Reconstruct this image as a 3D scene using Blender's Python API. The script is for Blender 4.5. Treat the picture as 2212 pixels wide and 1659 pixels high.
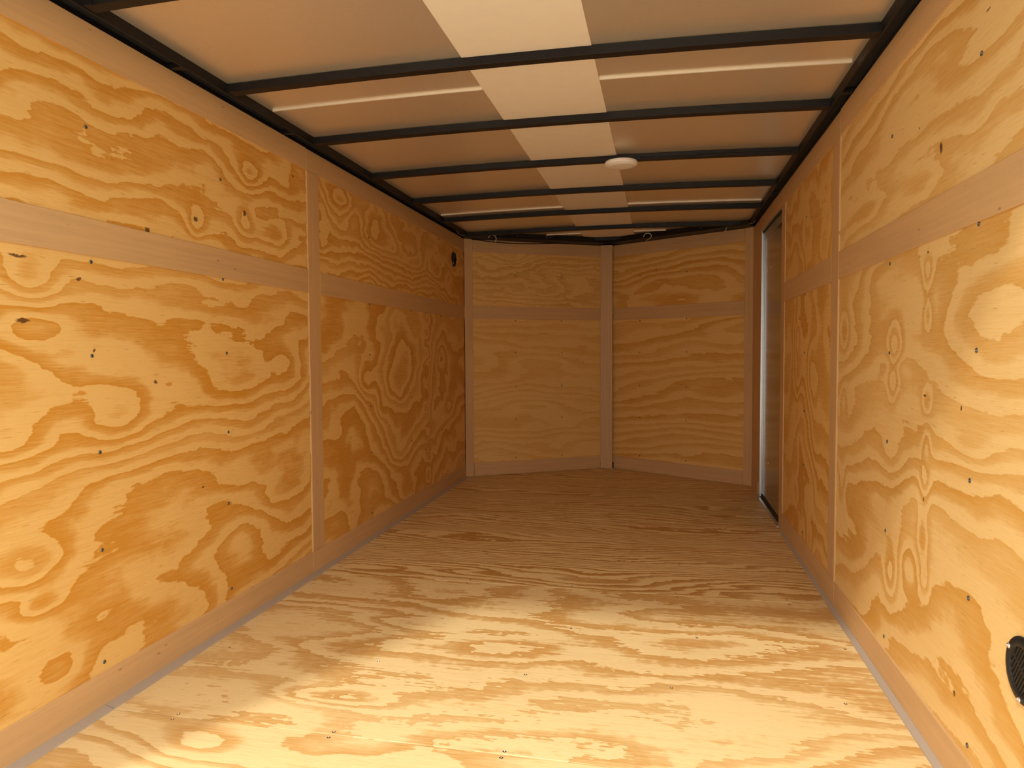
import bpy, math, random
from mathutils import Vector, Matrix

for o in list(bpy.data.objects):
    bpy.data.objects.remove(o, do_unlink=True)
scene = bpy.context.scene
COL = scene.collection
PI = math.pi

# ------------------------------------------------------------------ camera
YAW, PITCH, ROLL = 0.209653, 0.0442635, -0.0055416
cy, sy, cp, sp = math.cos(YAW), math.sin(YAW), math.cos(PITCH), math.sin(PITCH)
fwd = Vector((-sy * cp, cy * cp, -sp))
rgt0 = Vector((cy, sy, 0))
up0 = rgt0.cross(fwd)
rgt = math.cos(ROLL) * rgt0 + math.sin(ROLL) * up0
upv = -math.sin(ROLL) * rgt0 + math.cos(ROLL) * up0
cam_d = bpy.data.cameras.new('camera')
cam_d.sensor_width = 36.0
cam_d.lens = 36.0 * 1516.77 / 2212.0
cam_d.clip_start = 0.02
cam = bpy.data.objects.new('camera', cam_d)
COL.objects.link(cam)
M = Matrix((rgt, upv, -fwd)).transposed().to_4x4()
M.translation = Vector((0, 0, 0.972))
cam.matrix_world = M
scene.camera = cam

# ------------------------------------------------------------------ sky, sun, exposure
world = bpy.data.worlds.new('world')
scene.world = world
world.use_nodes = True
wn = world.node_tree.nodes
bg = wn['Background']
bg.inputs['Color'].default_value = (1.0, 0.985, 0.955, 1)
# overcast sky law: three times as bright overhead as at the horizon
wl_ = world.node_tree.links
w_tc = wn.new('ShaderNodeTexCoord')
w_sep = wn.new('ShaderNodeSeparateXYZ')
w_mr = wn.new('ShaderNodeMapRange')
w_mr.inputs['From Min'].default_value = 0.0
w_mr.inputs['From Max'].default_value = 1.0
w_mr.inputs['To Min'].default_value = 0.6
w_mr.inputs['To Max'].default_value = 1.3
wl_.new(w_tc.outputs['Generated'], w_sep.inputs[0])
wl_.new(w_sep.outputs['Z'], w_mr.inputs['Value'])
wl_.new(w_mr.outputs['Result'], bg.inputs['Strength'])

SUN_DIR = Vector((0.4456, 1.0, -1.05)).normalized()          # travelling direction of the light
sun_d = bpy.data.lights.new('sun', 'SUN')
sun_d.energy = 0.68
sun_d.angle = math.radians(4.5)
sun_d.color = (1.0, 0.95, 0.86)
sun = bpy.data.objects.new('sun', sun_d)
COL.objects.link(sun)
sun.location = (-4, -6, 8)
sun.rotation_euler = SUN_DIR.to_track_quat('-Z', 'Y').to_euler()

scene.view_settings.view_transform = 'Standard'
scene.view_settings.look = 'None'
scene.view_settings.gamma = 1.0
scene.view_settings.use_curve_mapping = False
scene.view_settings.exposure = 1.68
scene.cycles.max_bounces = 10
scene.cycles.diffuse_bounces = 8
scene.cycles.glossy_bounces = 3
scene.cycles.use_adaptive_sampling = True
scene.cycles.adaptive_threshold = 0.03

# ------------------------------------------------------------------ dimensions (metres)
XL, XR = -1.496, 0.639            # faces of the trim boards on the side walls
XC = 0.5 * (XL + XR)
YR = 0.90                         # rear opening
YC = 5.28                         # where the side walls meet the nose
YN = 5.93                         # tip of the nose
ZT = 1.857                        # top of the lining
ZT2, ZM1, ZM2, ZB1 = 1.763, 1.338, 1.238, 0.100
SEAM = 2.805                      # joint between the wall sheets
ZBOW = 1.857                      # underside of the roof bows at the walls
BOWH = 0.026
CROWN = 0.016


def crown(x):
    t = (x - XC) / 1.06
    return CROWN * max(0.0, 1 - t * t)


# ------------------------------------------------------------------ object helpers
def link(name, me, mat=None, parent=None, loc=(0, 0, 0)):
    o = bpy.data.objects.new(name, me)
    COL.objects.link(o)
    o.location = loc
    if parent is not None:
        o.parent = parent
    if mat is not None and me is not None and not me.materials:
        me.materials.append(mat)
    return o


def tag(o, label, cat, group=None, kind=None):
    o['label'] = label
    o['category'] = cat
    if group:
        o['group'] = group
    if kind:
        o['kind'] = kind
    return o


def empty(name, loc=(0, 0, 0)):
    o = bpy.data.objects.new(name, None)
    o.empty_display_size = 0.05
    COL.objects.link(o)
    o.location = loc
    return o


def mesh(name, verts, faces, uvs=None, smooth=False):
    """mesh re-centred on its bounding box; returns (mesh, centre)"""
    lo = [min(v[i] for v in verts) for i in range(3)]
    hi = [max(v[i] for v in verts) for i in range(3)]
    c = Vector([(a + b) / 2 for a, b in zip(lo, hi)])
    me = bpy.data.meshes.new(name)
    me.from_pydata([tuple(Vector(v) - c) for v in verts], [], faces)
    if uvs:
        lay = me.uv_layers.new(name='UVMap')
        for poly in me.polygons:
            for li in poly.loop_indices:
                lay.data[li].uv = uvs[me.loops[li].vertex_index]
    if smooth:
        for pl in me.polygons:
            pl.use_smooth = True
    me.update()
    return me, c


def place(name, verts, faces, mat, parent, uvs=None, smooth=False):
    me, c = mesh(name, verts, faces, uvs, smooth)
    off = Vector((0, 0, 0))
    p = parent
    while p is not None:
        off += p.location
        p = p.parent
    return link(name, me, mat, parent, c - off)


def board(name, org, ud, vd, nd, u0, u1, v0, v1, t, mat, parent, ch=0.0012, swap=False, jit=0.0):
    """chamfered board lying in the plane (org, ud, vd); its face looks along nd, body goes t behind it."""
    org, ud, vd, nd = Vector(org), Vector(ud), Vector(vd), Vector(nd)
    P = lambda u, v, n: org + ud * u + vd * v + nd * n
    cs = [(u0, v0), (u1, v0), (u1, v1), (u0, v1)]
    ci = [(u0 + ch, v0 + ch), (u1 - ch, v0 + ch), (u1 - ch, v1 - ch), (u0 + ch, v1 - ch)]
    vs = [P(u, v, -t) for u, v in cs] + [P(u, v, -ch) for u, v in cs] + [P(u, v, 0) for u, v in ci]
    uv = [(u, v) for u, v in cs] * 2 + ci
    if swap:
        uv = [(b, a) for a, b in uv]
    fs = [(3, 2, 1, 0), (8, 9, 10, 11)]
    for a in range(4):
        b = (a + 1) % 4
        fs.append((a, b, 4 + b, 4 + a))
        fs.append((4 + a, 4 + b, 8 + b, 8 + a))
    # orientation
    if ud.cross(vd).dot(nd) < 0:
        fs = [tuple(reversed(f)) for f in fs]
    return place(name, vs, fs, mat, parent, uv)


def box(name, x0, x1, y0, y1, z0, z1, mat, parent):
    vs = [(x, y, z) for z in (z0, z1) for y in (y0, y1) for x in (x0, x1)]
    fs = [(0, 2, 3, 1), (4, 5, 7, 6), (0, 1, 5, 4), (2, 6, 7, 3), (0, 4, 6, 2), (1, 3, 7, 5)]
    return place(name, vs, fs, mat, parent, [(v[1], v[2]) for v in vs])


def prism(name, poly, axis_pts, mat, parent, smooth=False):
    """sweep a closed 2-D section (list of (a,b)) given as functions at each station"""
    vs, fs = [], []
    n = len(poly)
    for f in axis_pts:
        vs += [f(a, b) for a, b in poly]
    m = len(axis_pts)
    for i in range(m - 1):
        for k in range(n):
            k2 = (k + 1) % n
            fs.append((i * n + k, i * n + k2, (i + 1) * n + k2, (i + 1) * n + k))
    fs.append(tuple(range(n - 1, -1, -1)))
    fs.append(tuple((m - 1) * n + k for k in range(n)))
    o = place(name, vs, fs, mat, parent, None, smooth)
    fix_normals(o.data)
    return o


def fix_normals(me):
    import bmesh
    bm = bmesh.new()
    bm.from_mesh(me)
    bmesh.ops.recalc_face_normals(bm, faces=bm.faces)
    bm.to_mesh(me)
    bm.free()


def tube_data(pts, r, n=8):
    pts = [Vector(p) for p in pts]
    vs, fs = [], []
    prev = None
    for i, p in enumerate(pts):
        t = (pts[min(i + 1, len(pts) - 1)] - pts[max(i - 1, 0)]).normalized()
        a = prev if prev is not None else (Vector((0, 0, 1)) if abs(t.z) < 0.9 else Vector((1, 0, 0)))
        b = t.cross(a).normalized()
        a = b.cross(t).normalized()
        prev = a
        for k in range(n):
            an = 2 * PI * k / n
            vs.append(p + r * (math.cos(an) * a + math.sin(an) * b))
    for i in range(len(pts) - 1):
        for k in range(n):
            k2 = (k + 1) % n
            fs.append((i * n + k, i * n + k2, (i + 1) * n + k2, (i + 1) * n + k))
    fs.append(tuple(range(n - 1, -1, -1)))
    fs.append(tuple((len(pts) - 1) * n + k for k in range(n)))
    return vs, fs


def tube(name, pts, r, mat, parent, n=8):
    vs, fs = tube_data(pts, r, n)
    o = place(name, vs, fs, mat, parent, None, True)
    fix_normals(o.data)
    return o


def smooth_path(ctrl, per=6):
    c = [Vector(p) for p in ctrl]
    c = [2 * c[0] - c[1]] + c + [2 * c[-1] - c[-2]]
    out = []
    for i in range(1, len(c) - 2):
        p0, p1, p2, p3 = c[i - 1:i + 3]
        for k in range(per):
            t = k / per
            out.append(0.5 * ((2 * p1) + (-p0 + p2) * t + (2 * p0 - 5 * p1 + 4 * p2 - p3) * t * t
                              + (-p0 + 3 * p1 - 3 * p2 + p3) * t ** 3))
    out.append(c[-2])
    return out


def lathe(name, prof, n, mat, parent, loc=(0, 0, 0), rot=None, smooth=True):
    """profile [(r,z)] turned about local z"""
    vs, fs = [], []
    for r, z in prof:
        for k in range(n):
            a = 2 * PI * k / n
            vs.append((r * math.cos(a), r * math.sin(a), z))
    for i in range(len(prof) - 1):
        for k in range(n):
            k2 = (k + 1) % n
            fs.append((i * n + k, i * n + k2, (i + 1) * n + k2, (i + 1) * n + k))
    fs.append(tuple(range(n - 1, -1, -1)))
    fs.append(tuple((len(prof) - 1) * n + k for k in range(n)))
    me = bpy.data.meshes.new(name)
    me.from_pydata(vs, [], fs)
    fix_normals(me)
    if smooth:
        for pl in me.polygons[:-2]:
            pl.use_smooth = True
    o = link(name, me, mat, parent, loc)
    if rot is not None:
        o.rotation_euler = rot
    return o


# ------------------------------------------------------------------ materials
def new_mat(name):
    m = bpy.data.materials.new(name)
    m.use_nodes = True
    nt = m.node_tree
    return m, nt, nt.nodes['Principled BSDF']


def plain(name, col, rough=0.5, metal=0.0, spec=0.5, noise=0.0, nscale=30.0, bump=0.0):
    m, nt, b = new_mat(name)
    b.inputs['Base Color'].default_value = (*col, 1)
    b.inputs['Roughness'].default_value = rough
    b.inputs['Metallic'].default_value = metal
    b.inputs['Specular IOR Level'].default_value = spec
    if noise or bump:
        tc = nt.nodes.new('ShaderNodeTexCoord')
        nz = nt.nodes.new('ShaderNodeTexNoise')
        nz.inputs['Scale'].default_value = nscale
        nz.inputs['Detail'].default_value = 4
        nt.links.new(tc.outputs['Object'], nz.inputs['Vector'])
        if noise:
            mr = nt.nodes.new('ShaderNodeMapRange')
            mr.inputs['From Min'].default_value = 0.25
            mr.inputs['From Max'].default_value = 0.75
            mr.inputs['To Min'].default_value = 1 - noise
            mr.inputs['To Max'].default_value = 1 + noise
            nt.links.new(nz.outputs['Fac'], mr.inputs['Value'])
            hsv = nt.nodes.new('ShaderNodeHueSaturation')
            hsv.inputs['Color'].default_value = (*col, 1)
            nt.links.new(mr.outputs['Result'], hsv.inputs['Value'])
            nt.links.new(hsv.outputs['Color'], b.inputs['Base Color'])
        if bump:
            bp = nt.nodes.new('ShaderNodeBump')
            bp.inputs['Strength'].default_value = bump
            bp.inputs['Distance'].default_value = 0.001
            nt.links.new(nz.outputs['Fac'], bp.inputs['Height'])
            nt.links.new(bp.outputs['Normal'], b.inputs['Normal'])
    return m


class NB:
    """tiny node-graph writer"""
    def __init__(self, nt):
        self.nt = nt

    def _in(self, sock, v):
        if isinstance(v, bpy.types.NodeSocket):
            self.nt.links.new(v, sock)
        elif v is not None:
            sock.default_value = v

    def math(self, op, a, b=None, c=None, clamp=False):
        n = self.nt.nodes.new('ShaderNodeMath')
        n.operation = op
        n.use_clamp = clamp
        for i, v in enumerate((a, b, c)):
            if v is not None:
                self._in(n.inputs[i], v)
        return n.outputs[0]

    def vec(self, op, a, b=None, out='Vector'):
        n = self.nt.nodes.new('ShaderNodeVectorMath')
        n.operation = op
        self._in(n.inputs[0], a)
        if b is not None:
            self._in(n.inputs[1], b)
        return n.outputs[out]

    def noise(self, vecs, scale=1.0, detail=2.0, rough=0.5, dist=0.0):
        n = self.nt.nodes.new('ShaderNodeTexNoise')
        self._in(n.inputs['Vector'], vecs)
        n.inputs['Scale'].default_value = scale
        n.inputs['Detail'].default_value = detail
        n.inputs['Roughness'].default_value = rough
        n.inputs['Distortion'].default_value = dist
        return n.outputs['Fac']

    def ramp(self, fac, stops, interp='LINEAR'):
        n = self.nt.nodes.new('ShaderNodeValToRGB')
        cr = n.color_ramp
        cr.interpolation = interp
        while len(cr.elements) < len(stops):
            cr.elements.new(0.5)
        for e, (p, c) in zip(cr.elements, stops):
            e.position = p
            e.color = c if len(c) == 4 else (*c, 1)
        self._in(n.inputs['Fac'], fac)
        return n.outputs['Color']

    def mapr(self, v, a, b, c, d, smooth=False):
        n = self.nt.nodes.new('ShaderNodeMapRange')
        if smooth:
            n.interpolation_type = 'SMOOTHSTEP'
        self._in(n.inputs['Value'], v)
        for k, x in zip(('From Min', 'From Max', 'To Min', 'To Max'), (a, b, c, d)):
            n.inputs[k].default_value = x
        return n.outputs['Result']

    def mix(self, fac, a, b, blend='MIX'):
        n = self.nt.nodes.new('ShaderNodeMix')
        n.data_type = 'RGBA'
        n.blend_type = blend
        self._in(n.inputs[0], fac)
        self._in(n.inputs[6], a if isinstance(a, bpy.types.NodeSocket) else (*a, 1) if len(a) == 3 else a)
        self._in(n.inputs[7], b if isinstance(b, bpy.types.NodeSocket) else (*b, 1) if len(b) == 3 else b)
        return n.outputs[2]


LIGHT = (0.78, 0.49, 0.16)
DARK = (0.60, 0.270, 0.033)
R_LIGHT_LIT = (0.80, 0.55, 0.225)  # near right panels: bounced sunlight put into the light grain tone
R_DARK_LIT = (0.62, 0.32, 0.062)  # dark grain tone, lifted for the same bounced sunlight
F_LIGHT = (0.80, 0.61, 0.30)
F_DARK = (0.56, 0.31, 0.088)


def pine(name, seed, bands=9.0, wave=1.1, fu=0.9, fv=2.6, jag=0.10, bumps=(), cols=(), knots=(),
         light=LIGHT, dark=DARK, contrast=1.0, sharp=0.94, soft0=0.34, wobble=0.25, gloss=0.45, slope=0.0,
         fine=1.0, grad=None, jl=9.0):
    """rotary-cut pine veneer: level lines of a warped height field, u along the grain, v across it (metres).
    bumps: (u, v, radius_u, radius_v, height)   cols: (u, width, height, wavelength, phase)   knots: (u, v, ru, rv)"""
    m, nt, bsdf = new_mat(name)
    g = NB(nt)
    uvn = nt.nodes.new('ShaderNodeUVMap')
    uvn.uv_map = 'UVMap'
    uv = uvn.outputs['UV']
    sep = nt.nodes.new('ShaderNodeSeparateXYZ')
    nt.links.new(uv, sep.inputs[0])
    u, v = sep.outputs['X'], sep.outputs['Y']
    sd = (seed * 3.17, seed * 1.93, seed * 0.71)
    # height field
    P1 = g.vec('ADD', g.vec('MULTIPLY', uv, (fu, fv, 1)), sd)
    n1 = g.noise(P1, 1.0, 1.6, 0.45)
    P2 = g.vec('ADD', g.vec('MULTIPLY', uv, (fu * 3.6, fv * 3.0, 1)), (sd[1], sd[0], 3.3))
    n2 = g.noise(P2, 1.0, 2.5, 0.5)
    h = g.math('MULTIPLY', v, bands if grad is None else grad)
    if slope:
        h = g.math('MULTIPLY_ADD', u, slope, h)
    h = g.math('MULTIPLY_ADD', g.math('SUBTRACT', n1, 0.5), bands * wave, h)
    h = g.math('MULTIPLY_ADD', g.math('SUBTRACT', n2, 0.5), bands * wobble * 0.5, h)
    for (bu, bv, ru, rv, hh) in bumps:
        d = g.vec('MULTIPLY', g.vec('SUBTRACT', uv, (bu, bv, 0)), (1 / ru, 1 / rv, 0))
        e = g.math('EXPONENT', g.math('MULTIPLY', g.vec('DOT_PRODUCT', d, d, 'Value'), -1.0))
        h = g.math('MULTIPLY_ADD', e, hh, h)
    for (cu, cw, hh, lam, ph) in cols:
        q = g.math('MULTIPLY', g.math('SUBTRACT', u, cu), 1 / cw)
        e = g.math('EXPONENT', g.math('MULTIPLY', g.math('MULTIPLY', q, q), -1.0))
        vv = g.math('MULTIPLY_ADD', g.math('SUBTRACT', n2, 0.5), lam * 1.2, v)
        s = g.math('ABSOLUTE', g.math('SINE', g.math('MULTIPLY_ADD', vv, PI / lam, ph)))
        h = g.math('MULTIPLY_ADD', g.math('MULTIPLY', e, s), hh, h)
    # torn, flame-like band edges
    PJ = g.vec('ADD', g.vec('MULTIPLY', uv, (jl, 75, 1)), (sd[2], 0, sd[0]))
    nj = g.noise(PJ, 1.0, 3.0, 0.6)
    PJ2 = g.vec('ADD', g.vec('MULTIPLY', uv, (34, 34, 1)), (0, sd[2], sd[1]))
    nj2 = g.noise(PJ2, 1.0, 1.0, 0.5)
    hj = g.math('MULTIPLY_ADD', g.math('SUBTRACT', nj, 0.5), jag * 2.0, h)
    hj = g.math('MULTIPLY_ADD', g.math('SUBTRACT', nj2, 0.5), jag * 1.1, hj)
    t = g.math('FRACT', hj)
    fl = g.math('FLOOR', hj)
    wn_ = nt.nodes.new('ShaderNodeTexWhiteNoise')
    wn_.noise_dimensions = '1D'
    nt.links.new(g.math('ADD', fl, seed * 11.3), wn_.inputs['W'])
    rnd = wn_.outputs['Value']
    # late wood darkens slowly and ends abruptly
    s = g.ramp(t, [(0.0, (0, 0, 0)), (0.03, (0.0,) * 3), (soft0, (0.06,) * 3), (soft0 + 0.20, (0.70,) * 3),
                   (0.82, (0.90,) * 3), (sharp, (1,) * 3), (min(0.995, sharp + 0.035), (0.05,) * 3), (1.0, (0,) * 3)])
    tone = g.math('MULTIPLY', s, g.mapr(rnd, 0, 1, 0.62 * contrast, 1.08 * contrast))
    # blotches, fibres, resin flecks
    PB = g.vec('ADD', g.vec('MULTIPLY', uv, (2.0, 5.0, 1)), (sd[0], 7.7, sd[1]))
    nb = g.noise(PB, 1.0, 2.0, 0.55)
    tone = g.math('MULTIPLY_ADD', g.math('SUBTRACT', nb, 0.5), 0.55, tone)
    PF = g.vec('ADD', g.vec('MULTIPLY', uv, (14, 420, 1)), (sd[1], 0, 0))
    nf = g.noise(PF, 1.0, 1.0, 0.65)
    PF2 = g.vec('ADD', g.vec('MULTIPLY', uv, (5, 110, 1)), (sd[2], 0, 4.0))
    nf2 = g.noise(PF2, 1.0, 2.0, 0.6)
    tone = g.math('MULTIPLY_ADD', g.math('SUBTRACT', nf, 0.5), 0.85 * fine, tone)
    tone = g.math('MULTIPLY_ADD', g.math('SUBTRACT', nf2, 0.5), 0.65 * fine, tone, clamp=True)
    col = g.mix(tone, light, dark)
    PV = g.vec('ADD', g.vec('MULTIPLY', uv, (26, 260, 1)), (5.1, sd[0], 0))
    fleck = g.mapr(g.noise(PV, 1.0, 0.0, 0.5), 0.74, 0.84, 0, 0.40)
    col = g.mix(fleck, col, tuple(c * 0.55 for c in dark))
    if knots:
        kd = None
        PK = g.vec('MULTIPLY', g.vec('SUBTRACT', g.vec('MULTIPLY', g.noise(g.vec('MULTIPLY', uv, (60, 60, 1)), 1.0, 2.0), (1, 1, 0)), (0.5, 0.5, 0)), (0.016, 0.016, 0))
        uvk = g.vec('ADD', uv, PK)
        for (ku, kv, ru, rv) in knots:
            d = g.vec('MULTIPLY', g.vec('SUBTRACT', uvk, (ku, kv, 0)), (1 / ru, 1 / rv, 0))
            e = g.mapr(g.vec('LENGTH', d, None, 'Value'), 0.55, 1.15, 1, 0, True)
            kd = e if kd is None else g.math('MAXIMUM', kd, e)
        col = g.mix(g.math('MULTIPLY', kd, 0.88), col, (0.075, 0.028, 0.010))
    nt.links.new(col, bsdf.inputs['Base Color'])
    bsdf.inputs['Roughness'].default_value = gloss
    bsdf.inputs['Specular IOR Level'].default_value = 0.32
    bp = nt.nodes.new('ShaderNodeBump')
    bp.inputs['Strength'].default_value = 0.22
    bp.inputs['Distance'].default_value = 0.0012
    nt.links.new(nf, bp.inputs['Height'])
    nt.links.new(bp.outputs['Normal'], bsdf.inputs['Normal'])
    return m


def luan(name, seed, base=(0.60, 0.375, 0.172)):
    """thin mahogany-like veneer strip, u along the grain"""
    m, nt, bsdf = new_mat(name)
    g = NB(nt)
    uvn = nt.nodes.new('ShaderNodeUVMap')
    uvn.uv_map = 'UVMap'
    uv = uvn.outputs['UV']
    n1 = g.noise(g.vec('ADD', g.vec('MULTIPLY', uv, (1.6, 60, 1)), (seed, seed * 2.1, 0)), 1.0, 4.0, 0.6)
    n2 = g.noise(g.vec('ADD', g.vec('MULTIPLY', uv, (14, 380, 1)), (seed * 3, 0, 0)), 1.0, 3.0, 0.6)
    n3 = g.noise(g.vec('ADD', g.vec('MULTIPLY', uv, (1.5, 3, 1)), (seed * 5, 0, 2)), 1.0, 2.0)
    f = g.math('MULTIPLY_ADD', g.math('SUBTRACT', n1, 0.5), 1.2, 0.5)
    f = g.math('MULTIPLY_ADD', g.math('SUBTRACT', n2, 0.5), 0.7, f)
    f = g.math('MULTIPLY_ADD', g.math('SUBTRACT', n3, 0.5), 0.8, f, clamp=True)
    col = g.mix(f, tuple(c * 0.86 for c in base), tuple(min(1, c * 1.13) for c in base))
    # staple marks
    vo = nt.nodes.new('ShaderNodeTexVoronoi')
    vo.inputs['Scale'].default_value = 1.0
    vo.inputs['Randomness'].default_value = 0.85
    nt.links.new(g.vec('ADD', g.vec('MULTIPLY', uv, (9, 26, 1)), (seed * 7, seed, 0)), vo.inputs['Vector'])
    col = g.mix(g.mapr(vo.outputs['Distance'], 0.045, 0.09, 0.55, 0), col, (0.16, 0.075, 0.035))
    nt.links.new(col, bsdf.inputs['Base Color'])
    bsdf.inputs['Roughness'].default_value = 0.5
    bsdf.inputs['Specular IOR Level'].default_value = 0.3
    return m


M_steel = plain('black_painted_steel', (0.010, 0.009, 0.009), 0.45, 0.0, 0.25, 0.15, 40)
M_cavity = plain('dark_cavity', (0.012, 0.011, 0.011), 0.8)
M_roof = plain('galvanised_roof_sheet', (0.84, 0.74, 0.58), 0.30, 0.66, 0.5, 0.05, 300, 0.15)
M_strip = plain('white_ceiling_strip', (0.86, 0.79, 0.65), 0.45, 0.0, 0.4, 0.02, 20)
M_screw = plain('dark_zinc_screw', (0.16, 0.16, 0.15), 0.35, 0.85)
M_chrome = plain('bright_screw', (0.75, 0.76, 0.78), 0.18, 1.0)
M_black_pl = plain('black_plastic', (0.013, 0.012, 0.011), 0.5, 0.0, 0.3)
M_alu = plain('mill_aluminium', (0.62, 0.62, 0.61), 0.34, 0.9, 0.5, 0.05, 60)
M_doorskin = plain('glossy_door_skin', (0.34, 0.29, 0.22), 0.20, 0.85, 0.5, 0.03, 8)
M_rubber = plain('black_rubber', (0.012, 0.012, 0.012), 0.7)
M_lens = plain('white_lamp_plastic', (0.88, 0.86, 0.80), 0.35)
M_cove = plain('pale_grey_vinyl', (0.42, 0.34, 0.26), 0.45)
M_wire = plain('pale_wire_sheath', (0.62, 0.56, 0.46), 0.45)
M_skin = plain('white_outer_skin', (0.75, 0.75, 0.75), 0.4)
M_ground = plain('grey_concrete_ground', (0.46, 0.43, 0.38), 0.9, 0, 0.3, 0.12, 3)
LU = [luan('luan_veneer_%d' % i, 1.7 * i + 0.4) for i in range(6)]

# ------------------------------------------------------------------ ground outside
gr = box('ground', -14, 12, -16, 14, -0.62, -0.52, M_ground, None)
tag(gr, 'grey concrete ground outside the trailer', 'ground', kind='structure')

# ------------------------------------------------------------------ shared screw heads
def screw_mesh(name, r, h, mat):
    prof = [(r, 0.0), (r, h * 0.45), (r * 0.78, h), (r * 0.42, h), (r * 0.30, h * 0.35), (0.0003, h * 0.3)]
    n = 10
    vs, fs = [], []
    for a, z in prof:
        for k in range(n):
            an = 2 * PI * k / n
            vs.append((a * math.cos(an), a * math.sin(an), z))
    for i in range(len(prof) - 1):
        for k in range(n):
            k2 = (k + 1) % n
            fs.append((i * n + k, i * n + k2, (i + 1) * n + k2, (i + 1) * n + k))
    me = bpy.data.meshes.new(name)
    me.from_pydata(vs, [], fs)
    me.materials.append(mat)
    return me


ME_SCREW = screw_mesh('screw_head', 0.0054, 0.0022, M_screw)
ME_FSCREW = screw_mesh('floor_screw_head', 0.0052, 0.0012, M_chrome)
ME_TICK = screw_mesh('screw_tip', 0.0035, 0.006, M_chrome)
ME_CHROME = screw_mesh('chrome_screw_head', 0.0055, 0.0035, M_chrome)


def put(name, me, parent, pos, normal):
    o = bpy.data.objects.new(name, me)
    COL.objects.link(o)
    off = Vector((0, 0, 0))
    p = parent
    while p is not None:
        off += p.location
        p = p.parent
    o.parent = parent
    o.location = Vector(pos) - off
    o.rotation_euler = Vector(normal).to_track_quat('Z', 'Y').to_euler()
    return o


# ================================================================== FLOOR
floor = empty('floor')
tag(floor, 'pine plywood floor sheets running the length of the trailer', 'floor', kind='structure')
M_floor = [
    pine('floor_pine_rear', 11, bands=7, grad=4, wave=1.3, fu=1.3, fv=2.4, jag=0.16, light=F_LIGHT, dark=F_DARK,
         bumps=[(-1.15, 1.50, .16, .10, 1.3), (-0.80, 1.46, .22, .07, 1.2)], contrast=0.8, soft0=0.50),
    pine('floor_pine_middle', 12, bands=9, grad=4.0, wave=1.25, fu=0.75, fv=2.1, jag=0.48, jl=5.0, light=F_LIGHT, dark=F_DARK,
         bumps=[(-0.92, 1.80, .20, .05, 1.4), (-0.92, 2.36, .18, .05, 1.2), (-.25, 2.1, .3, .08, -1.2)],
         contrast=1.05, soft0=0.40, wobble=0.34, sharp=0.95),
    pine('floor_pine_forward', 13, bands=30, wave=0.5, jl=4.0, fu=0.45, fv=2.4, jag=0.34, light=F_LIGHT, dark=(0.48, 0.245, 0.06),
         contrast=1.3, soft0=0.40, wobble=0.3),
    pine('floor_pine_nose', 14, bands=28, wave=0.5, jl=4.0, fu=0.45, fv=2.4, jag=0.34, light=F_LIGHT, dark=(0.48, 0.245, 0.06),
         contrast=1.3, soft0=0.40, wobble=0.3),
]
FY = [YR - 0.03, 1.618, 2.842, 4.066]
fsheets = []
for i in range(3):
    fsheets.append(board('floor_sheet', (0, 0, 0), (1, 0, 0), (0, 1, 0), (0, 0, 1),
                         XL - 0.02, XR + 0.02, FY[i] + 0.002, FY[i + 1] - 0.002, 0.019, M_floor[i], floor, ch=0.0006))
# nose sheet is a pentagon
nv = [(XL - 0.02, FY[3] + .002), (XR + 0.02, FY[3] + .002), (XR + 0.02, YC + .01), (XC, YN + .02), (XL - 0.02, YC + .01)]
vs = [(x, y, -0.019) for x, y in nv] + [(x, y, 0) for x, y in nv]
fs = [(4, 3, 2, 1, 0), (5, 6, 7, 8, 9)] + [(a, (a + 1) % 5, 5 + (a + 1) % 5, 5 + a) for a in range(5)]
fsheets.append(place('floor_sheet', vs, fs, M_floor[3], floor, [(v[0], v[1]) for v in vs]))
box('floor_underlay', XL - 0.06, XR + 0.06, YR - 0.03, YN + 0.06, -0.05, -0.0195, M_cavity, floor)
for x in (-1.273, -0.81, -0.37, 0.06, 0.49):
    for si, y in ((0, 1.603), (1, 1.630), (1, 2.822), (2, 2.868), (2, 4.045), (3, 4.090)):
        put('screw', ME_FSCREW, fsheets[si], (x + 0.012 * math.sin(31 * x + y * 7), y, 0.0), (0, 0, 1))
for x in (-1.398, -0.872, -0.398, 0.032, 0.50):
    put('screw', ME_FSCREW, fsheets[1], (x, 2.043, 0), (0, 0, 1))
    put('screw', ME_FSCREW, fsheets[1], (x + .09, 2.425, 0), (0, 0, 1))
    put('screw', ME_FSCREW, fsheets[2], (x + .05, 3.26, 0), (0, 0, 1))

# ================================================================== SIDE WALLS
PT = 0.009       # sheet thickness
PROUD = 0.0045   # the trim strips stand proud of the sheets


def side_wall(name, label, side):
    w = empty(name)
    tag(w, label, 'wall', kind='structure')
    xf = XL if side < 0 else XR
    n = (1, 0, 0) if side < 0 else (-1, 0, 0)
    box('outer_skin', min(xf + side * 0.075, xf + side * 0.085), max(xf + side * 0.075, xf + side * 0.085),
        YR - 0.03, YC + 0.05, -0.05, 1.95, M_skin, w) if side < 0 else None
    return w, xf, n


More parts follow.
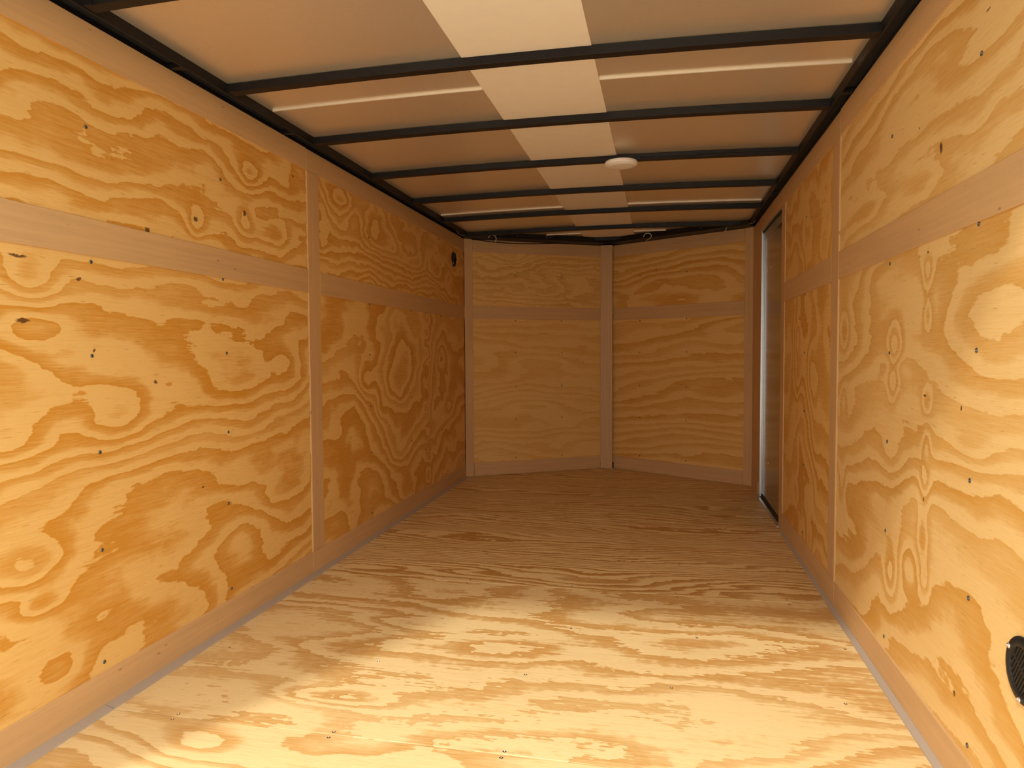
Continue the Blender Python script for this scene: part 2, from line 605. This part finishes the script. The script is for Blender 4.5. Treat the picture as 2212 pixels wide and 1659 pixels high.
# ---- left
wl, xf, nl = side_wall('wall_left', 'left wall lined with swirly pine plywood and brown strips', -1)
xp = XL - PROUD
M_L = {
    'near_low': pine('pine_left_near_low', 21, bands=12, grad=8, wave=0.95, fu=0.75, fv=2.0, jag=0.16, slope=-1.6, wobble=0.42,
                     bumps=[(1.437, 1.155, .085, .06, 1.7), (1.425, 1.026, .10, .05, -1.3), (1.69, .793, .12, .10, 1.8),
                            (1.40, .76, .15, .05, 1.2), (1.395, .456, .10, .06, 1.6), (1.43, .355, .07, .03, 1.0),
                            (1.48, .168, .10, .06, -1.2), (2.616, .944, .12, .05, 1.0), (2.1, 1.08, .30, .04, -.8),
                            (2.4, .55, .4, .08, .7)],
                     knots=[(1.859, .891, .010, .006), (1.401, 1.21, .028, .004), (1.58, 1.172, .008, .004),
                            (1.41, 1.055, .022, .005), (1.625, .985, .004, .004), (2.07, .53, .006, .003)]),
    'near_up': pine('pine_left_near_up', 22, bands=14, wave=0.75, fu=0.9, fv=2.2, jag=0.20, slope=-1.2, wobble=0.42,
                    bumps=[(2.379, 1.642, .07, .05, 1.5), (2.346, 1.46, .06, .06, 1.3), (2.065, 1.40, .05, .05, 1.2),
                           (1.62, 1.50, .20, .06, 1.0), (2.55, 1.45, .12, .06, 1.0), (1.85, 1.60, .2, .04, -.9)],
                    knots=[(1.838, 1.342, .012, .012), (2.065, 1.418, .011, .011), (2.346, 1.49, .012, .012), (2.70, 1.71, .008, .006)]),
    'far_low': pine('pine_left_far_low', 23, bands=11, grad=3.5, wave=0.62, fu=1.0, fv=1.8, jag=0.10, wobble=0.45, soft0=0.30,
                    bumps=[(3.965, .83, .55, .30, 5.5), (3.394, .838, .10, .10, 1.5), (3.61, .677, .07, .07, 1.0),
                           (2.95, .92, .22, .26, 2.2), (4.66, .95, .12, .10, -1.3), (4.846, .60, .14, .12, 1.8),
                           (3.84, .39, .3, .10, 1.0), (3.98, .145, .3, .10, 1.6), (3.2, .25, .16, .22, 1.4)],
                    cols=[(4.393, .06, 1.1, .13, .4)]),
    'far_up': pine('pine_left_far_up', 24, bands=13, wave=0.75, fu=1.2, fv=2.2, jag=0.16, wobble=0.5, soft0=0.32,
                   bumps=[(3.156, 1.712, .12, .12, 1.8), (3.67, 1.60, .25, .10, 2.4), (2.957, 1.442, .10, .07, 1.5),
                          (4.028, 1.538, .3, .06, 1.0), (4.6, 1.5, .2, .1, 1.3)]),
}
pl = {}
pl['nl'] = board('plywood_panel', (xp, 0, 0), (0, 1, 0), (0, 0, 1), nl, YR, SEAM, 0.06, 1.285, PT, M_L['near_low'], wl)
pl['nu'] = board('plywood_panel', (xp, 0, 0), (0, 1, 0), (0, 0, 1), nl, YR, SEAM, 1.2875, ZT - .003, PT, M_L['near_up'], wl)
pl['fl'] = board('plywood_panel', (xp, 0, 0), (0, 1, 0), (0, 0, 1), nl, SEAM + .003, YC, 0.06, 1.285, PT, M_L['far_low'], wl)
pl['fu'] = board('plywood_panel', (xp, 0, 0), (0, 1, 0), (0, 0, 1), nl, SEAM + .003, YC, 1.2875, ZT - .003, PT, M_L['far_up'], wl)
board('trim_board', (XL, 0, 0), (0, 1, 0), (0, 0, 1), nl, YR, SEAM - .0012, ZT2, ZT, PROUD, LU[0], wl)
board('trim_board', (XL, 0, 0), (0, 1, 0), (0, 0, 1), nl, SEAM + .0012, YC, ZT2, ZT - .002, PROUD, LU[1], wl)
board('trim_board', (XL, 0, 0), (0, 1, 0), (0, 0, 1), nl, YR, SEAM + .003, ZM2, ZM1, PROUD, LU[2], wl)
board('trim_board', (XL, 0, 0), (0, 1, 0), (0, 0, 1), nl, 2.9165, YC, ZM2 - .001, ZM1 - .001, PROUD, LU[3], wl)
board('trim_board', (XL, 0, 0), (0, 1, 0), (0, 0, 1), nl, SEAM + .005, 2.915, ZB1 + .001, ZT2 - .001, PROUD, LU[4], wl, swap=True)
box('outer_skin', XL - .085, XL - .075, YR - .03, YC + .05, -.05, 1.95, M_skin, wl)
box('inner_backing', XL - .03, XL - .02, YR - .03, YC + .05, -.05, 1.80, M_cavity, wl)
ROWS = [1.585, 1.228, .972, .702, .442, .130]
random.seed(4)
for y, keys in ((1.625, ('nl', 'nu')), (2.21, ('nl', 'nu')), (3.462, ('fl', 'fu')), (4.085, ('fl', 'fu')), (4.69, ('fl', 'fu'))):
    for z in ROWS:
        par = pl[keys[1]] if z > 1.3 else pl[keys[0]]
        put('screw', ME_SCREW, par, (xp, y + random.uniform(-.01, .01), z + random.uniform(-.008, .008)), nl)

bl = empty('baseboard_left')
tag(bl, 'brown strip and pale cove along the foot of the left wall', 'baseboard', kind='structure')
board('base_strip', (XL, 0, 0), (0, 1, 0), (0, 0, 1), nl, YR, SEAM - .001, .001, ZB1, PROUD, LU[5], bl)
board('base_strip', (XL, 0, 0), (0, 1, 0), (0, 0, 1), nl, SEAM + .001, YC, .001, ZB1, PROUD, LU[2], bl)


def cove(name, xw, s, w, h, y0, y1, parent):
    sec = [(0, 0), (w, 0), (w * .92, h * .35), (w * .45, h * .7), (0, h)]
    prism(name, sec, [lambda a, b, y=y: (xw + s * a, y, b + .0003) for y in (y0, y1)], M_cove, parent)


cove('cove_strip', XL + .0002, 1, .030, .010, YR, FY[1] - .002, bl)
cove('cove_strip', XL + .0002, 1, .030, .010, FY[1] + .002, FY[2] - .001, bl)
cove('cove_strip', XL + .0002, 1, .026, .009, FY[2] + .001, YC - .01, bl)

# ---- right
wr = empty('wall_right')
tag(wr, 'right wall of pine plywood and brown strips, near panels coloured paler for bounced sunlight', 'wall', kind='structure')
nr = (-1, 0, 0)
xq = XR + PROUD
M_R = {
    'near_low': pine('pine_right_near_low_lit', 31, bands=9.0, grad=6.5, wave=0.95, fu=0.6, fv=1.8, jag=0.15, slope=1.0, fine=0.8, wobble=0.4,
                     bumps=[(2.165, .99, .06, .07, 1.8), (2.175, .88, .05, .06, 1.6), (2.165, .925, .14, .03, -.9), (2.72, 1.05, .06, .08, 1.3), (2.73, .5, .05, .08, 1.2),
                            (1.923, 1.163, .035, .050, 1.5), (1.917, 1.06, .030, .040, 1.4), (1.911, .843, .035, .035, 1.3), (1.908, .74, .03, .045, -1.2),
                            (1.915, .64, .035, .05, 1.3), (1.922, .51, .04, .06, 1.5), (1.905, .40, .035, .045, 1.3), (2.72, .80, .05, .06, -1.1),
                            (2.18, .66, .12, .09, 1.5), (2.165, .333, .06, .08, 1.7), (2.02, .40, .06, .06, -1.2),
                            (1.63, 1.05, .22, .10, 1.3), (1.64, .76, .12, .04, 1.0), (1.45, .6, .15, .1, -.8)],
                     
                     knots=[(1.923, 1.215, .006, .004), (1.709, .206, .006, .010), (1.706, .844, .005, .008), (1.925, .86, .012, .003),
                            (1.92, .60, .005, .004)], contrast=0.95, gloss=0.38, light=R_LIGHT_LIT, dark=R_DARK_LIT),
    'near_up': pine('pine_right_near_up_lit', 32, bands=13, wave=0.7, fu=0.6, fv=2.2, jag=0.16, slope=1.8, wobble=0.35,
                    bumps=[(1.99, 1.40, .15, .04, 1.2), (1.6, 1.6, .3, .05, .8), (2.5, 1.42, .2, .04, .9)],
                    knots=[(1.853, 1.449, .010, .014), (2.0, 1.54, .004, .003), (1.62, 1.66, .012, .003)], contrast=0.95, light=R_LIGHT_LIT, dark=R_DARK_LIT),
    'far_low': pine('pine_right_far_low', 33, bands=8, grad=3, wave=1.2, fu=1.6, fv=1.3, jag=0.12, wobble=0.4,
                    bumps=[(3.29, .87, .12, .14, 1.6), (3.17, .576, .12, .2, 1.4), (3.29, .107, .08, .10, 1.6),
                           (3.35, .30, .1, .1, 1.2), (3.635, 1.0, .1, .2, 1.4)],
                    cols=[(3.6, .06, .8, .19, .3)]),
    'far_up': pine('pine_right_far_up', 34, bands=8, grad=4, wave=1.2, fu=1.6, fv=1.4, jag=0.2, wobble=0.5, contrast=.85,
                   bumps=[(3.5, 1.5, .15, .12, 1.3)]),
}
pr = {}
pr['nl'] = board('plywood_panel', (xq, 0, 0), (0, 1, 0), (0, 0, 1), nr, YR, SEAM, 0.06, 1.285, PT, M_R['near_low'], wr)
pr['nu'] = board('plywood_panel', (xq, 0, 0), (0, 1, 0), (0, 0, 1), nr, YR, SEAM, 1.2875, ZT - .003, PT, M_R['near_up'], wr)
pr['fl'] = board('plywood_panel', (xq, 0, 0), (0, 1, 0), (0, 0, 1), nr, SEAM + .003, 4.083, 0.06, 1.285, PT, M_R['far_low'], wr)
pr['fu'] = board('plywood_panel', (xq, 0, 0), (0, 1, 0), (0, 0, 1), nr, SEAM + .003, 4.083, 1.2875, ZT - .003, PT, M_R['far_up'], wr)
board('trim_board', (XR, 0, 0), (0, 1, 0), (0, 0, 1), nr, YR, SEAM - .0012, ZT2, ZT, PROUD, LU[3], wr)
board('trim_board', (XR, 0, 0), (0, 1, 0), (0, 0, 1), nr, SEAM + .0012, YC, ZT2 - .002, ZT - .004, PROUD, LU[1], wr)
board('trim_board', (XR, 0, 0), (0, 1, 0), (0, 0, 1), nr, YR, SEAM + .003, ZM2, ZM1, PROUD, LU[4], wr)
board('trim_board', (XR, 0, 0), (0, 1, 0), (0, 0, 1), nr, 2.9165, 3.974, ZM2 - .001, ZM1 - .001, PROUD, LU[0], wr)
board('trim_board', (XR, 0, 0), (0, 1, 0), (0, 0, 1), nr, SEAM + .005, 2.915, ZB1 + .001, ZT2 - .003, PROUD, LU[2], wr, swap=True)
board('trim_board', (XR, 0, 0), (0, 1, 0), (0, 0, 1), nr, 3.976, 4.083, .001, ZT2 - .003, PROUD + PT, LU[5], wr, swap=True)
board('trim_board', (XR, 0, 0), (0, 1, 0), (0, 0, 1), nr, 4.875, YC, ZB1 + .001, ZT2 - .003, PROUD + PT, LU[1], wr, swap=True)
box('outer_skin', XR + .075, XR + .085, YR - .03, YC + .05, -.05, 1.95, M_skin, wr)
box('inner_backing', XR + .02, XR + .03, YR - .03, 4.06, -.05, 1.80, M_cavity, wr)
random.seed(9)
for y, keys in ((1.645, ('nl', 'nu')), (2.213, ('nl', 'nu')), (3.436, ('fl', 'fu'))):
    for z in ROWS:
        par = pr[keys[1]] if z > 1.3 else pr[keys[0]]
        put('screw', ME_SCREW, par, (xq, y + random.uniform(-.01, .01), z + random.uniform(-.008, .008)), nr)

br = empty('baseboard_right')
tag(br, 'brown strip and pale cove along the foot of the right wall', 'baseboard', kind='structure')
board('base_strip', (XR, 0, 0), (0, 1, 0), (0, 0, 1), nr, YR, SEAM - .001, .001, ZB1, PROUD, LU[3], br)
board('base_strip', (XR, 0, 0), (0, 1, 0), (0, 0, 1), nr, SEAM + .001, 3.974, .001, ZB1, PROUD, LU[0], br)
board('base_strip', (XR, 0, 0), (0, 1, 0), (0, 0, 1), nr, 4.94, YC, .001, ZB1, PROUD + PT, LU[4], br)
cove('cove_strip', XR - .0002, -1, .016, .012, YR, FY[1] - .002, br)
cove('cove_strip', XR - .0002, -1, .016, .012, FY[1] + .002, FY[2] - .001, br)
cove('cove_strip', XR - .0002, -1, .014, .010, FY[2] + .001, 3.974, br)

# ================================================================== FRONT (shallow V)
A, B, C = Vector((XL, YC, 0)), Vector((XC, YN, 0)), Vector((XR, YC, 0))
LEN = (B - A).length
dL, dR = (B - A).normalized(), (C - B).normalized()
nL = Vector((dL.y, -dL.x, 0))
nR = Vector((dR.y, -dR.x, 0))
wfl = empty('wall_front_left')
tag(wfl, 'left half of the angled front wall, dark pine with brown strips', 'wall', kind='structure')
wfr = empty('wall_front_right')
tag(wfr, 'right half of the angled front wall, streaky pine with brown strips', 'wall', kind='structure')
M_F = [
    pine('pine_front_left_low', 41, bands=11, wave=0.7, fu=0.9, fv=3.0, jag=0.22, contrast=.42, soft0=.35),
    pine('pine_front_left_up', 42, bands=14, wave=0.8, fu=1.2, fv=3.2, jag=0.55, contrast=.6, soft0=.30, dark=(.56, .27, .055)),
    pine('pine_front_right_low', 43, bands=11, wave=0.6, fu=0.7, fv=3.0, jag=0.16, contrast=.75, soft0=.34, slope=-1.0),
    pine('pine_front_right_up', 44, bands=10, wave=0.9, fu=0.9, fv=3.0, jag=0.16, contrast=.9, soft0=.30,
         knots=[(.18, 1.64, .008, .004), (.45, 1.63, .006, .005)]),
]
for wf, org, d, n, ms, u0, u1 in ((wfl, A, dL, nL, (0, 1), 0.010, LEN - .02), (wfr, B, dR, nR, (2, 3), .02, LEN - .010)):
    o2 = org - n * PROUD
    lo = board('plywood_panel', o2, d, (0, 0, 1), n, u0, u1, 0.05, 1.285, PT, M_F[ms[0]], wf)
    hi = board('plywood_panel', o2, d, (0, 0, 1), n, u0, u1, 1.2875, ZT - .003, PT, M_F[ms[1]], wf)
    a0, a1 = (0.068, 1.168) if wf is wfl else (0.045, LEN - .066)
    lu = LU[2] if wf is wfl else LU[5]
    board('trim_board', org, d, (0, 0, 1), n, a0, a1, ZT2 - .004, ZT - .002, PROUD, lu, wf)
    board('trim_board', org, d, (0, 0, 1), n, a0, a1, ZM2, ZM1, PROUD, lu, wf)
    board('trim_board', org, d, (0, 0, 1), n, a0, a1, .001, ZB1 + .006, PROUD, lu, wf)
    if wf is wfl:
        board('corner_strip', org, d, (0, 0, 1), n, 0.0, 0.066, .001, ZT, PROUD, LU[0], wf, swap=True)
    else:
        board('corner_strip', org, d, (0, 0, 1), n, LEN - .064, LEN, .001, ZT, PROUD, LU[3], wf, swap=True)
    bb = board('backing', org - n * .03, d, (0, 0, 1), n, -0.03, LEN + .03, -.05, 1.95, .01, M_cavity, wf)
    for uu in ((.42, .82) if wf is wfl else (.30, .72)):
        for z in ROWS:
            put('screw', ME_SCREW, hi if z > 1.3 else lo, o2 + d * uu + Vector((0, 0, z)), n)
cpost = board('corner_strip', (0, YN - .047, 0), (1, 0, 0), (0, 0, 1), (0, -1, 0), -.497, -.398, .001, ZT + .012, .006, LU[4], wfr, swap=True)

# ================================================================== CEILING
ceil = empty('ceiling')
tag(ceil, 'grey sheet roof with black steel bows and pale centre strip', 'ceiling', kind='structure')
NS = 14
RAIL_L, RAIL_R = -1.440, 0.595
SEAMS = [YR - .02, 1.40, 2.43, 3.445, 4.485, 5.50, YN + .03]


def roof_strip(name, x0, x1, y0, y1, dz, t, mat, nseg=NS, swapuv=False):
    sec = [(x0 + (x1 - x0) * k / nseg) for k in range(nseg + 1)]
    vs, fs, uv = [], [], []
    for y in (y0, y1):
        for x in sec:
            vs.append((x, y, ZBOW + BOWH + crown(x) + dz))
        for x in sec:
            vs.append((x, y, ZBOW + BOWH + crown(x) + dz + t))
    m = len(sec)
    for k in range(m - 1):
        fs.append((k, k + 1, 2 * m + k + 1, 2 * m + k)[::-1])
        fs.append((m + k, m + k + 1, 3 * m + k + 1, 3 * m + k))
        fs.append((k, k + 1, m + k + 1, m + k))
        fs.append((2 * m + k, 2 * m + k + 1, 3 * m + k + 1, 3 * m + k)[::-1])
    fs.append((0, m, 3 * m, 2 * m))
    fs.append((m - 1, 2 * m + m - 1, 3 * m + m - 1, m + m - 1))
    o = place(name, vs, fs, mat, ceil, [(v[0], v[1]) for v in vs])
    fix_normals(o.data)
    return o


def nose_half(y):
    """half the inner width at depth y"""
    if y <= YC:
        return XR - XC
    return max(0.02, (YN - y) / (YN - YC) * (XR - XC))


for i in range(len(SEAMS) - 1):
    roof_strip('roof_sheet', XL - .05, XR + .05, SEAMS[i] + .001, SEAMS[i + 1] - .001, 0.0025, .003, M_roof)
# folded seams, on both sides of the centre strip
CS0, CS1 = -0.617, -0.210


def roof_seam(x0, x1, y):
    n = max(8, int((x1 - x0) / 0.028))
    vs, fs = [], []
    sec = [(-.002, .004), (-.002, -.0035), (.001, -.005), (.003, -.004), (.008, -.0005), (.008, .004)]
    m = 2 * n + 1
    for k in range(m):
        x = x0 + (x1 - x0) * k / (m - 1)
        z = ZBOW + BOWH + crown(x)
        dd = 0.0018 if k % 2 else 0.0
        for j, (b, c) in enumerate(sec):
            vs.append((x, y + b + (dd if j in (3, 4) else 0), z + c + (dd * .6 if j == 3 else 0)))
    q = len(sec)
    for k in range(m - 1):
        for j in range(q):
            j2 = (j + 1) % q
            fs.append((k * q + j, k * q + j2, (k + 1) * q + j2, (k + 1) * q + j))
    fs.append(tuple(range(q - 1, -1, -1)))
    fs.append(tuple((m - 1) * q + j for j in range(q)))
    o = place('roof_seam', vs, fs, M_seam, ceil)
    fix_normals(o.data)


M_seam = plain('bright_folded_seam', (0.78, 0.72, 0.60), 0.40, 0.2)
for y in SEAMS[1:-1]:
    hw = nose_half(y)
    x0, x1 = max(XC - hw, -1.432) , min(XC + hw, .590)
    roof_seam(x0 + .005, CS0 - .001, y)
    roof_seam(CS1 + .001, x1 - .005, y)
# pale centre strip, in pieces between the bows' screws
BOWS = [1.56 + .605 * i for i in range(-1, 7)] + [5.715]
roof_strip('centre_strip', CS0, CS1, YR, YN - .08, -.0005, .002, M_strip, 6)


def bow(y, x0, x1, w=.038, h=BOWH):
    sec = [(0, 0.0015), (.0015, 0), (w - .0015, 0), (w, .0015), (w, h), (0, h)]
    n = 12 if x1 - x0 > 1 else 4
    xs = [x0 + (x1 - x0) * k / n for k in range(n + 1)]
    return prism('roof_bow', sec, [lambda a, b, x=x: (x, y + a, ZBOW + crown(x) + b - .0008) for x in xs], M_steel, ceil)


for y in BOWS:
    if y < YC - .05:
        b_ = bow(y, RAIL_L, RAIL_R)
        for x, s in ((RAIL_L, 1), (RAIL_R, -1)):     # welded end tabs
            box('end_tab', min(x, x + s * .028), max(x, x + s * .028), y - .004, y - .0002, ZBOW + .001, ZBOW + .020, M_steel, b_)
    else:
        hw = nose_half(y)
        bow(y, XC - hw - .02, XC + hw + .02)
# top rails: thin web facing the room, a gap above the lining, the outer rail behind
for s, xw, xr in ((-1, XL, RAIL_L), (1, XR, RAIL_R)):
    box('top_rail', min(xr, xr + s * .006), max(xr, xr + s * .006), YR, YC, ZBOW - .002, ZBOW + BOWH + .004, M_steel, ceil)
    box('outer_rail', min(xw + s * .012, xw + s * .06), max(xw + s * .012, xw + s * .06), YR, YC + .02, 1.79, ZBOW + BOWH + .004, M_steel, ceil)
    box('rail_cover', min(xr + s * .006, xw + s * .012), max(xr + s * .006, xw + s * .012), YR, YC, ZBOW + BOWH - .004, ZBOW + BOWH + .001, M_cavity, ceil)
    for yb in (2.64, 4.25) if s > 0 else (2.62, 1.95):
        box('rail_bracket', min(xr + s * .006, xw + s * .012), max(xr + s * .006, xw + s * .012), yb, yb + .022, ZBOW + .003, ZBOW + .016, M_steel, ceil)
# nose rails
for org, d, n in ((A, dL, nL), (B, dR, nR)):
    org2 = Vector((org.x, org.y, ZBOW + .006))
    e0, e1 = (-.02, LEN + .01) if d is dL else (-.01, LEN + .02)
    board('nose_rail', org2 + n * .13, d, (0, 0, 1), n, e0, e1, -.006, .045, .145, M_steel, ceil)
box('outer_roof', XL - .085, XR + .085, YR - .03, YN + .08, 1.93, 1.95, M_skin, ceil)

# ================================================================== REAR FRAME (behind the picture edge)
rf = empty('trim_1')
tag(rf, 'black steel frame around the open rear end', 'door frame', kind='structure')
box('post', XL - .085, XL + .019, YR - .05, YR, -.05, 1.95, M_steel, rf)
box('post', XR - .019, XR + .085, YR - .05, YR, -.05, 1.95, M_steel, rf)
box('header', XL + .019, XR - .019, YR - .05, YR, 1.827, 1.95, M_steel, rf)
box('sill', XL + .019, XR - .019, YR - .08, YR - .03, -.10, -.002, M_alu, rf)

# ================================================================== SIDE DOOR
dr = empty('door_1', (0.66, 4.48, 0))
tag(dr, 'recessed side door with silver jamb at the front right corner', 'door', kind='structure')
DY0, DY1 = 4.085, 4.868
DX = 0.656
box('jamb', XR + .001, DX + .012, DY1, DY1 + .006, .012, 1.752, M_alu, dr)
box('jamb_lip', XR + .0095, XR + .0115, DY1 - .004, DY1, .012, 1.752, M_alu, dr)
box('jamb_seal', XR + .0115, XR + .0135, DY1 - .003, DY1, .012, 1.752, M_rubber, dr)
box('jamb', XR + .006, DX + .012, DY0 - .004, DY0, .012, 1.752, M_alu, dr)
box('head', XR + .001, DX + .012, DY0, DY1, 1.752, 1.759, M_alu, dr)
box('head', DX - .004, DX - .001, DY0, DY1, 1.70, 1.752, M_alu, dr)
box('head_seal', XR + .006, XR + .011, DY0, DY1, 1.743, 1.752, M_rubber, dr)
dp = box('door_panel', DX, DX + .025, DY0 - .01, DY1 + .006, .0, 1.752, M_doorskin, dr)
sill = box('door_sill', XR - .012, XR + .004, DY0 - .02, DY1 + .05, .0005, .009, M_alu, dr)
box('threshold_seal', XR + .004, DX, DY0 - .01, DY1 + .004, -.045, -.030, M_rubber, dr)
box('door_sweep', DX - .003, DX - .0002, DY0 - .01, DY1 + .004, -.030, .030, M_rubber, dr)
box('door_back', DX + .025, DX + .03, DY0 - .1, YC, -.05, 1.80, M_cavity, dr)
for y, z in ((4.563, 1.488), (4.696, 1.483), (4.751, .274), (4.590, .275)):
    put('screw', ME_CHROME, dp, (DX, y, z), (-1, 0, 0))
for y in (4.20, 4.50, 4.82):
    put('screw', ME_FSCREW, sill, (XR - .004, y, .009), (0, 0, 1))

# ================================================================== THINGS
# ---- puck light under the third bow in view
LX, LY = -.189, 3.392
zl = ZBOW + crown(LX) - .001
lamp = empty('ceiling_light', (LX, LY, zl))
tag(lamp, 'flat round white puck light screwed under a black roof bow', 'ceiling light')
lathe('housing', [(.060, 0), (.074, -.001), (.0775, -.005), (.0775, -.014), (.0755, -.018), (.070, -.020)], 40, M_lens, lamp)
lathe('lens', [(.069, -.0195), (.066, -.0225), (.045, -.0245), (.002, -.025)], 40, M_lens, lamp)
ang = [PI * k / 8 for k in range(9)]
tube('wire_loop', [(-.020 + .009 * math.cos(a), .055, -.020 - .007 * math.sin(a)) for a in ang], .0012, M_black_pl, lamp, 6)
tube('wire_loop', [(.018 + .006 * math.cos(a), .055, -.020 - .005 * math.sin(a)) for a in ang], .0012, M_wire, lamp, 6)
for sx in (-1, 1):
    put('screw', ME_FSCREW, lamp, (LX + sx * .05, LY, zl - .0225), (0, 0, -1))


# ---- round vents
def vent(name, label, pos, normal, r, nslat, tilt):
    v = empty(name, pos)
    v.rotation_euler = Vector(normal).to_track_quat('Z', 'Y').to_euler()
    tag(v, label, 'vent', 'round black wall vents')
    ri = r * .70
    lathe('rim', [(r, 0), (r, .003), (r * .97, .0055), (r * .80, .0065), (ri, .0060), (ri, .0012)], 40, M_black_pl, v)
    lathe('backing', [(ri * 1.02, .0004), (ri * 1.02, .0008), (.001, .0008)], 32, M_cavity, v)
    for k in range(nslat):
        s = -ri + (k + .5) * 2 * ri / nslat
        hl = math.sqrt(max(0, ri * ri - s * s)) * .99
        w, h = ri / nslat * .62, .0045
        c_, s_ = math.cos(tilt), math.sin(tilt)
        pts = []
        for z in (.0009, h):
            for a, b in ((-hl, s - w), (hl, s - w), (hl, s + w), (-hl, s + w)):
                pts.append((a * c_ - b * s_, a * s_ + b * c_, z))
        me = bpy.data.meshes.new('slat')
        me.from_pydata(pts, [], [(3, 2, 1, 0), (4, 5, 6, 7), (0, 1, 5, 4), (1, 2, 6, 5), (2, 3, 7, 6), (3, 0, 4, 7)])
        link('slat', me, M_black_pl, v)
    me = bpy.data.meshes.new('cross_bar')
    c_, s_ = math.cos(tilt + PI / 2), math.sin(tilt + PI / 2)
    pts = []
    for z in (.0009, .0048):
        for a, b in ((-ri, -.002), (ri, -.002), (ri, .002), (-ri, .002)):
            pts.append((a * c_ - b * s_, a * s_ + b * c_, z))
    me.from_pydata(pts, [], [(3, 2, 1, 0), (4, 5, 6, 7), (0, 1, 5, 4), (1, 2, 6, 5), (2, 3, 7, 6), (3, 0, 4, 7)])
    link('cross_bar', me, M_black_pl, v)
    for k in range(3):
        a = tilt + PI * (.5 + 2 * k / 3)
        o = bpy.data.objects.new('screw', ME_CHROME)
        COL.objects.link(o)
        o.parent = v
        o.location = (r * .88 * math.cos(a), r * .88 * math.sin(a), .0055)
    return v


vent('wall_vent', 'black round slotted vent low on the right wall, cut by the picture edge', (xq, 1.408, .392), nr, .061, 11, 1.0)
vent('wall_vent', 'small dark round vent high on the left wall beside the front corner', (xp, 5.01, 1.665), nl, .057, 11, .2)

# ---- loose wiring along the nose
w1 = tube('wire', smooth_path([(-1.290, 5.23, 1.846), (-1.279, 5.23, 1.862), (-1.257, 5.23, 1.866), (-1.236, 5.23, 1.856),
                               (-1.229, 5.23, 1.837), (-1.240, 5.24, 1.818), (-1.256, 5.32, 1.836), (-1.270, 5.402, 1.852)]), .0030, M_wire, None)
tag(w1, 'pale curled wire end hooking up at the left of the nose', 'wire')
w2 = tube('wire', smooth_path([(-.140, 5.56, 1.860), (-.128, 5.56, 1.881), (-.107, 5.56, 1.888), (-.086, 5.56, 1.882), (-.079, 5.56, 1.865),
                               (-.093, 5.57, 1.848), (-.110, 5.62, 1.850), (-.121, 5.736, 1.856)]), .0030, M_wire, None)
tag(w2, 'pale curled wire end hooking up right of the nose tip', 'wire')
w3 = tube('cable', smooth_path([(-1.440, 5.300, 1.853), (-1.396, 5.328, 1.850), (-1.324, 5.372, 1.843), (-1.174, 5.440, 1.834), (-1.007, 5.540, 1.838), (-.839, 5.652, 1.852),
                                (-.720, 5.730, 1.857)]), .0036, M_black_pl, None)
tag(w3, 'thin black cable sagging over the top strip of the front wall', 'cable')
w4 = tube('wire', smooth_path([(.442, 5.25, 1.860), (.449, 5.25, 1.853), (.446, 5.25, 1.837), (.432, 5.27, 1.830), (.436, 5.398, 1.850)]), .0024, M_wire, None)
tag(w4, 'short pale wire stub above the front wall near the right corner', 'wire')
for X_ in (-1.158, -.957, -.928, -.023, .194, .347, .533):          # screw tips along the nose rail
    l_ = X_ < XC
    nn_ = nL if l_ else nR
    p_ = (A + dL * ((X_ - XL) / dL.x) if l_ else B + dR * ((X_ - XC) / dR.x)) + nn_ * .13
    put('screw', ME_TICK, ceil, (p_.x, p_.y, 1.877), nn_)
w5 = tube('wire', smooth_path([(.585, 5.17, 1.873), (.600, 5.15, 1.858), (.612, 5.12, 1.856), (.622, 5.08, 1.866)]), .0018, M_wire, None)
tag(w5, 'short pale wire above the side door at the front right corner', 'wire')
w6 = tube('wire', smooth_path([(-1.470, 4.98, 1.872), (-1.474, 5.05, 1.858), (-1.468, 5.14, 1.858), (-1.452, 5.24, 1.868)]), .0018, M_wire, None)
tag(w6, 'short pale wire looping over the left wall top at the front corner', 'wire')
for k, (lb, p0, dd) in enumerate((('grey cable clip under the left wire hook', A + dL * .20, nL),
                                  ('grey cable clip where the black cable ends left of the nose tip', A + dL * .84, nL),
                                  ('grey cable clip under the wire hook right of the nose tip', B + dR * .36, nR))):
    p_ = p0 + Vector(dd) * .004 + Vector((0, 0, 1.849 if k < 2 else 1.862))
    c_ = box('cable_clip', p_.x - .011, p_.x + .011, p_.y - .007, p_.y + .007, p_.z - .005, p_.z + .006, M_cove, None)
    tag(c_, lb, 'clip', 'cable clips along the nose')
cr = tube('cable', [(XR + .004, y, ZT + .006 + .002 * math.sin(y * 9)) for y in [1.0 + .12 * k for k in range(34)]], .0016, M_screw, None, 6)
tag(cr, 'thin grey cable lying in the gap above the right wall', 'cable')
cb = tube('cable', smooth_path([(-.10, BOWS[4] - .004, ZBOW + crown(-.1) + .010), (.12, BOWS[4] - .005, ZBOW + crown(.12) + .006),
                                (.22, BOWS[4] - .005, ZBOW + crown(.22) + .012), (.50, BOWS[4] - .005, ZBOW + crown(.5) + .012), (.59, BOWS[4] - .006, ZBOW + .012)]), .0022, M_black_pl, None, 6)
tag(cb, 'black lamp cable running along the bow beside the puck light', 'cable')
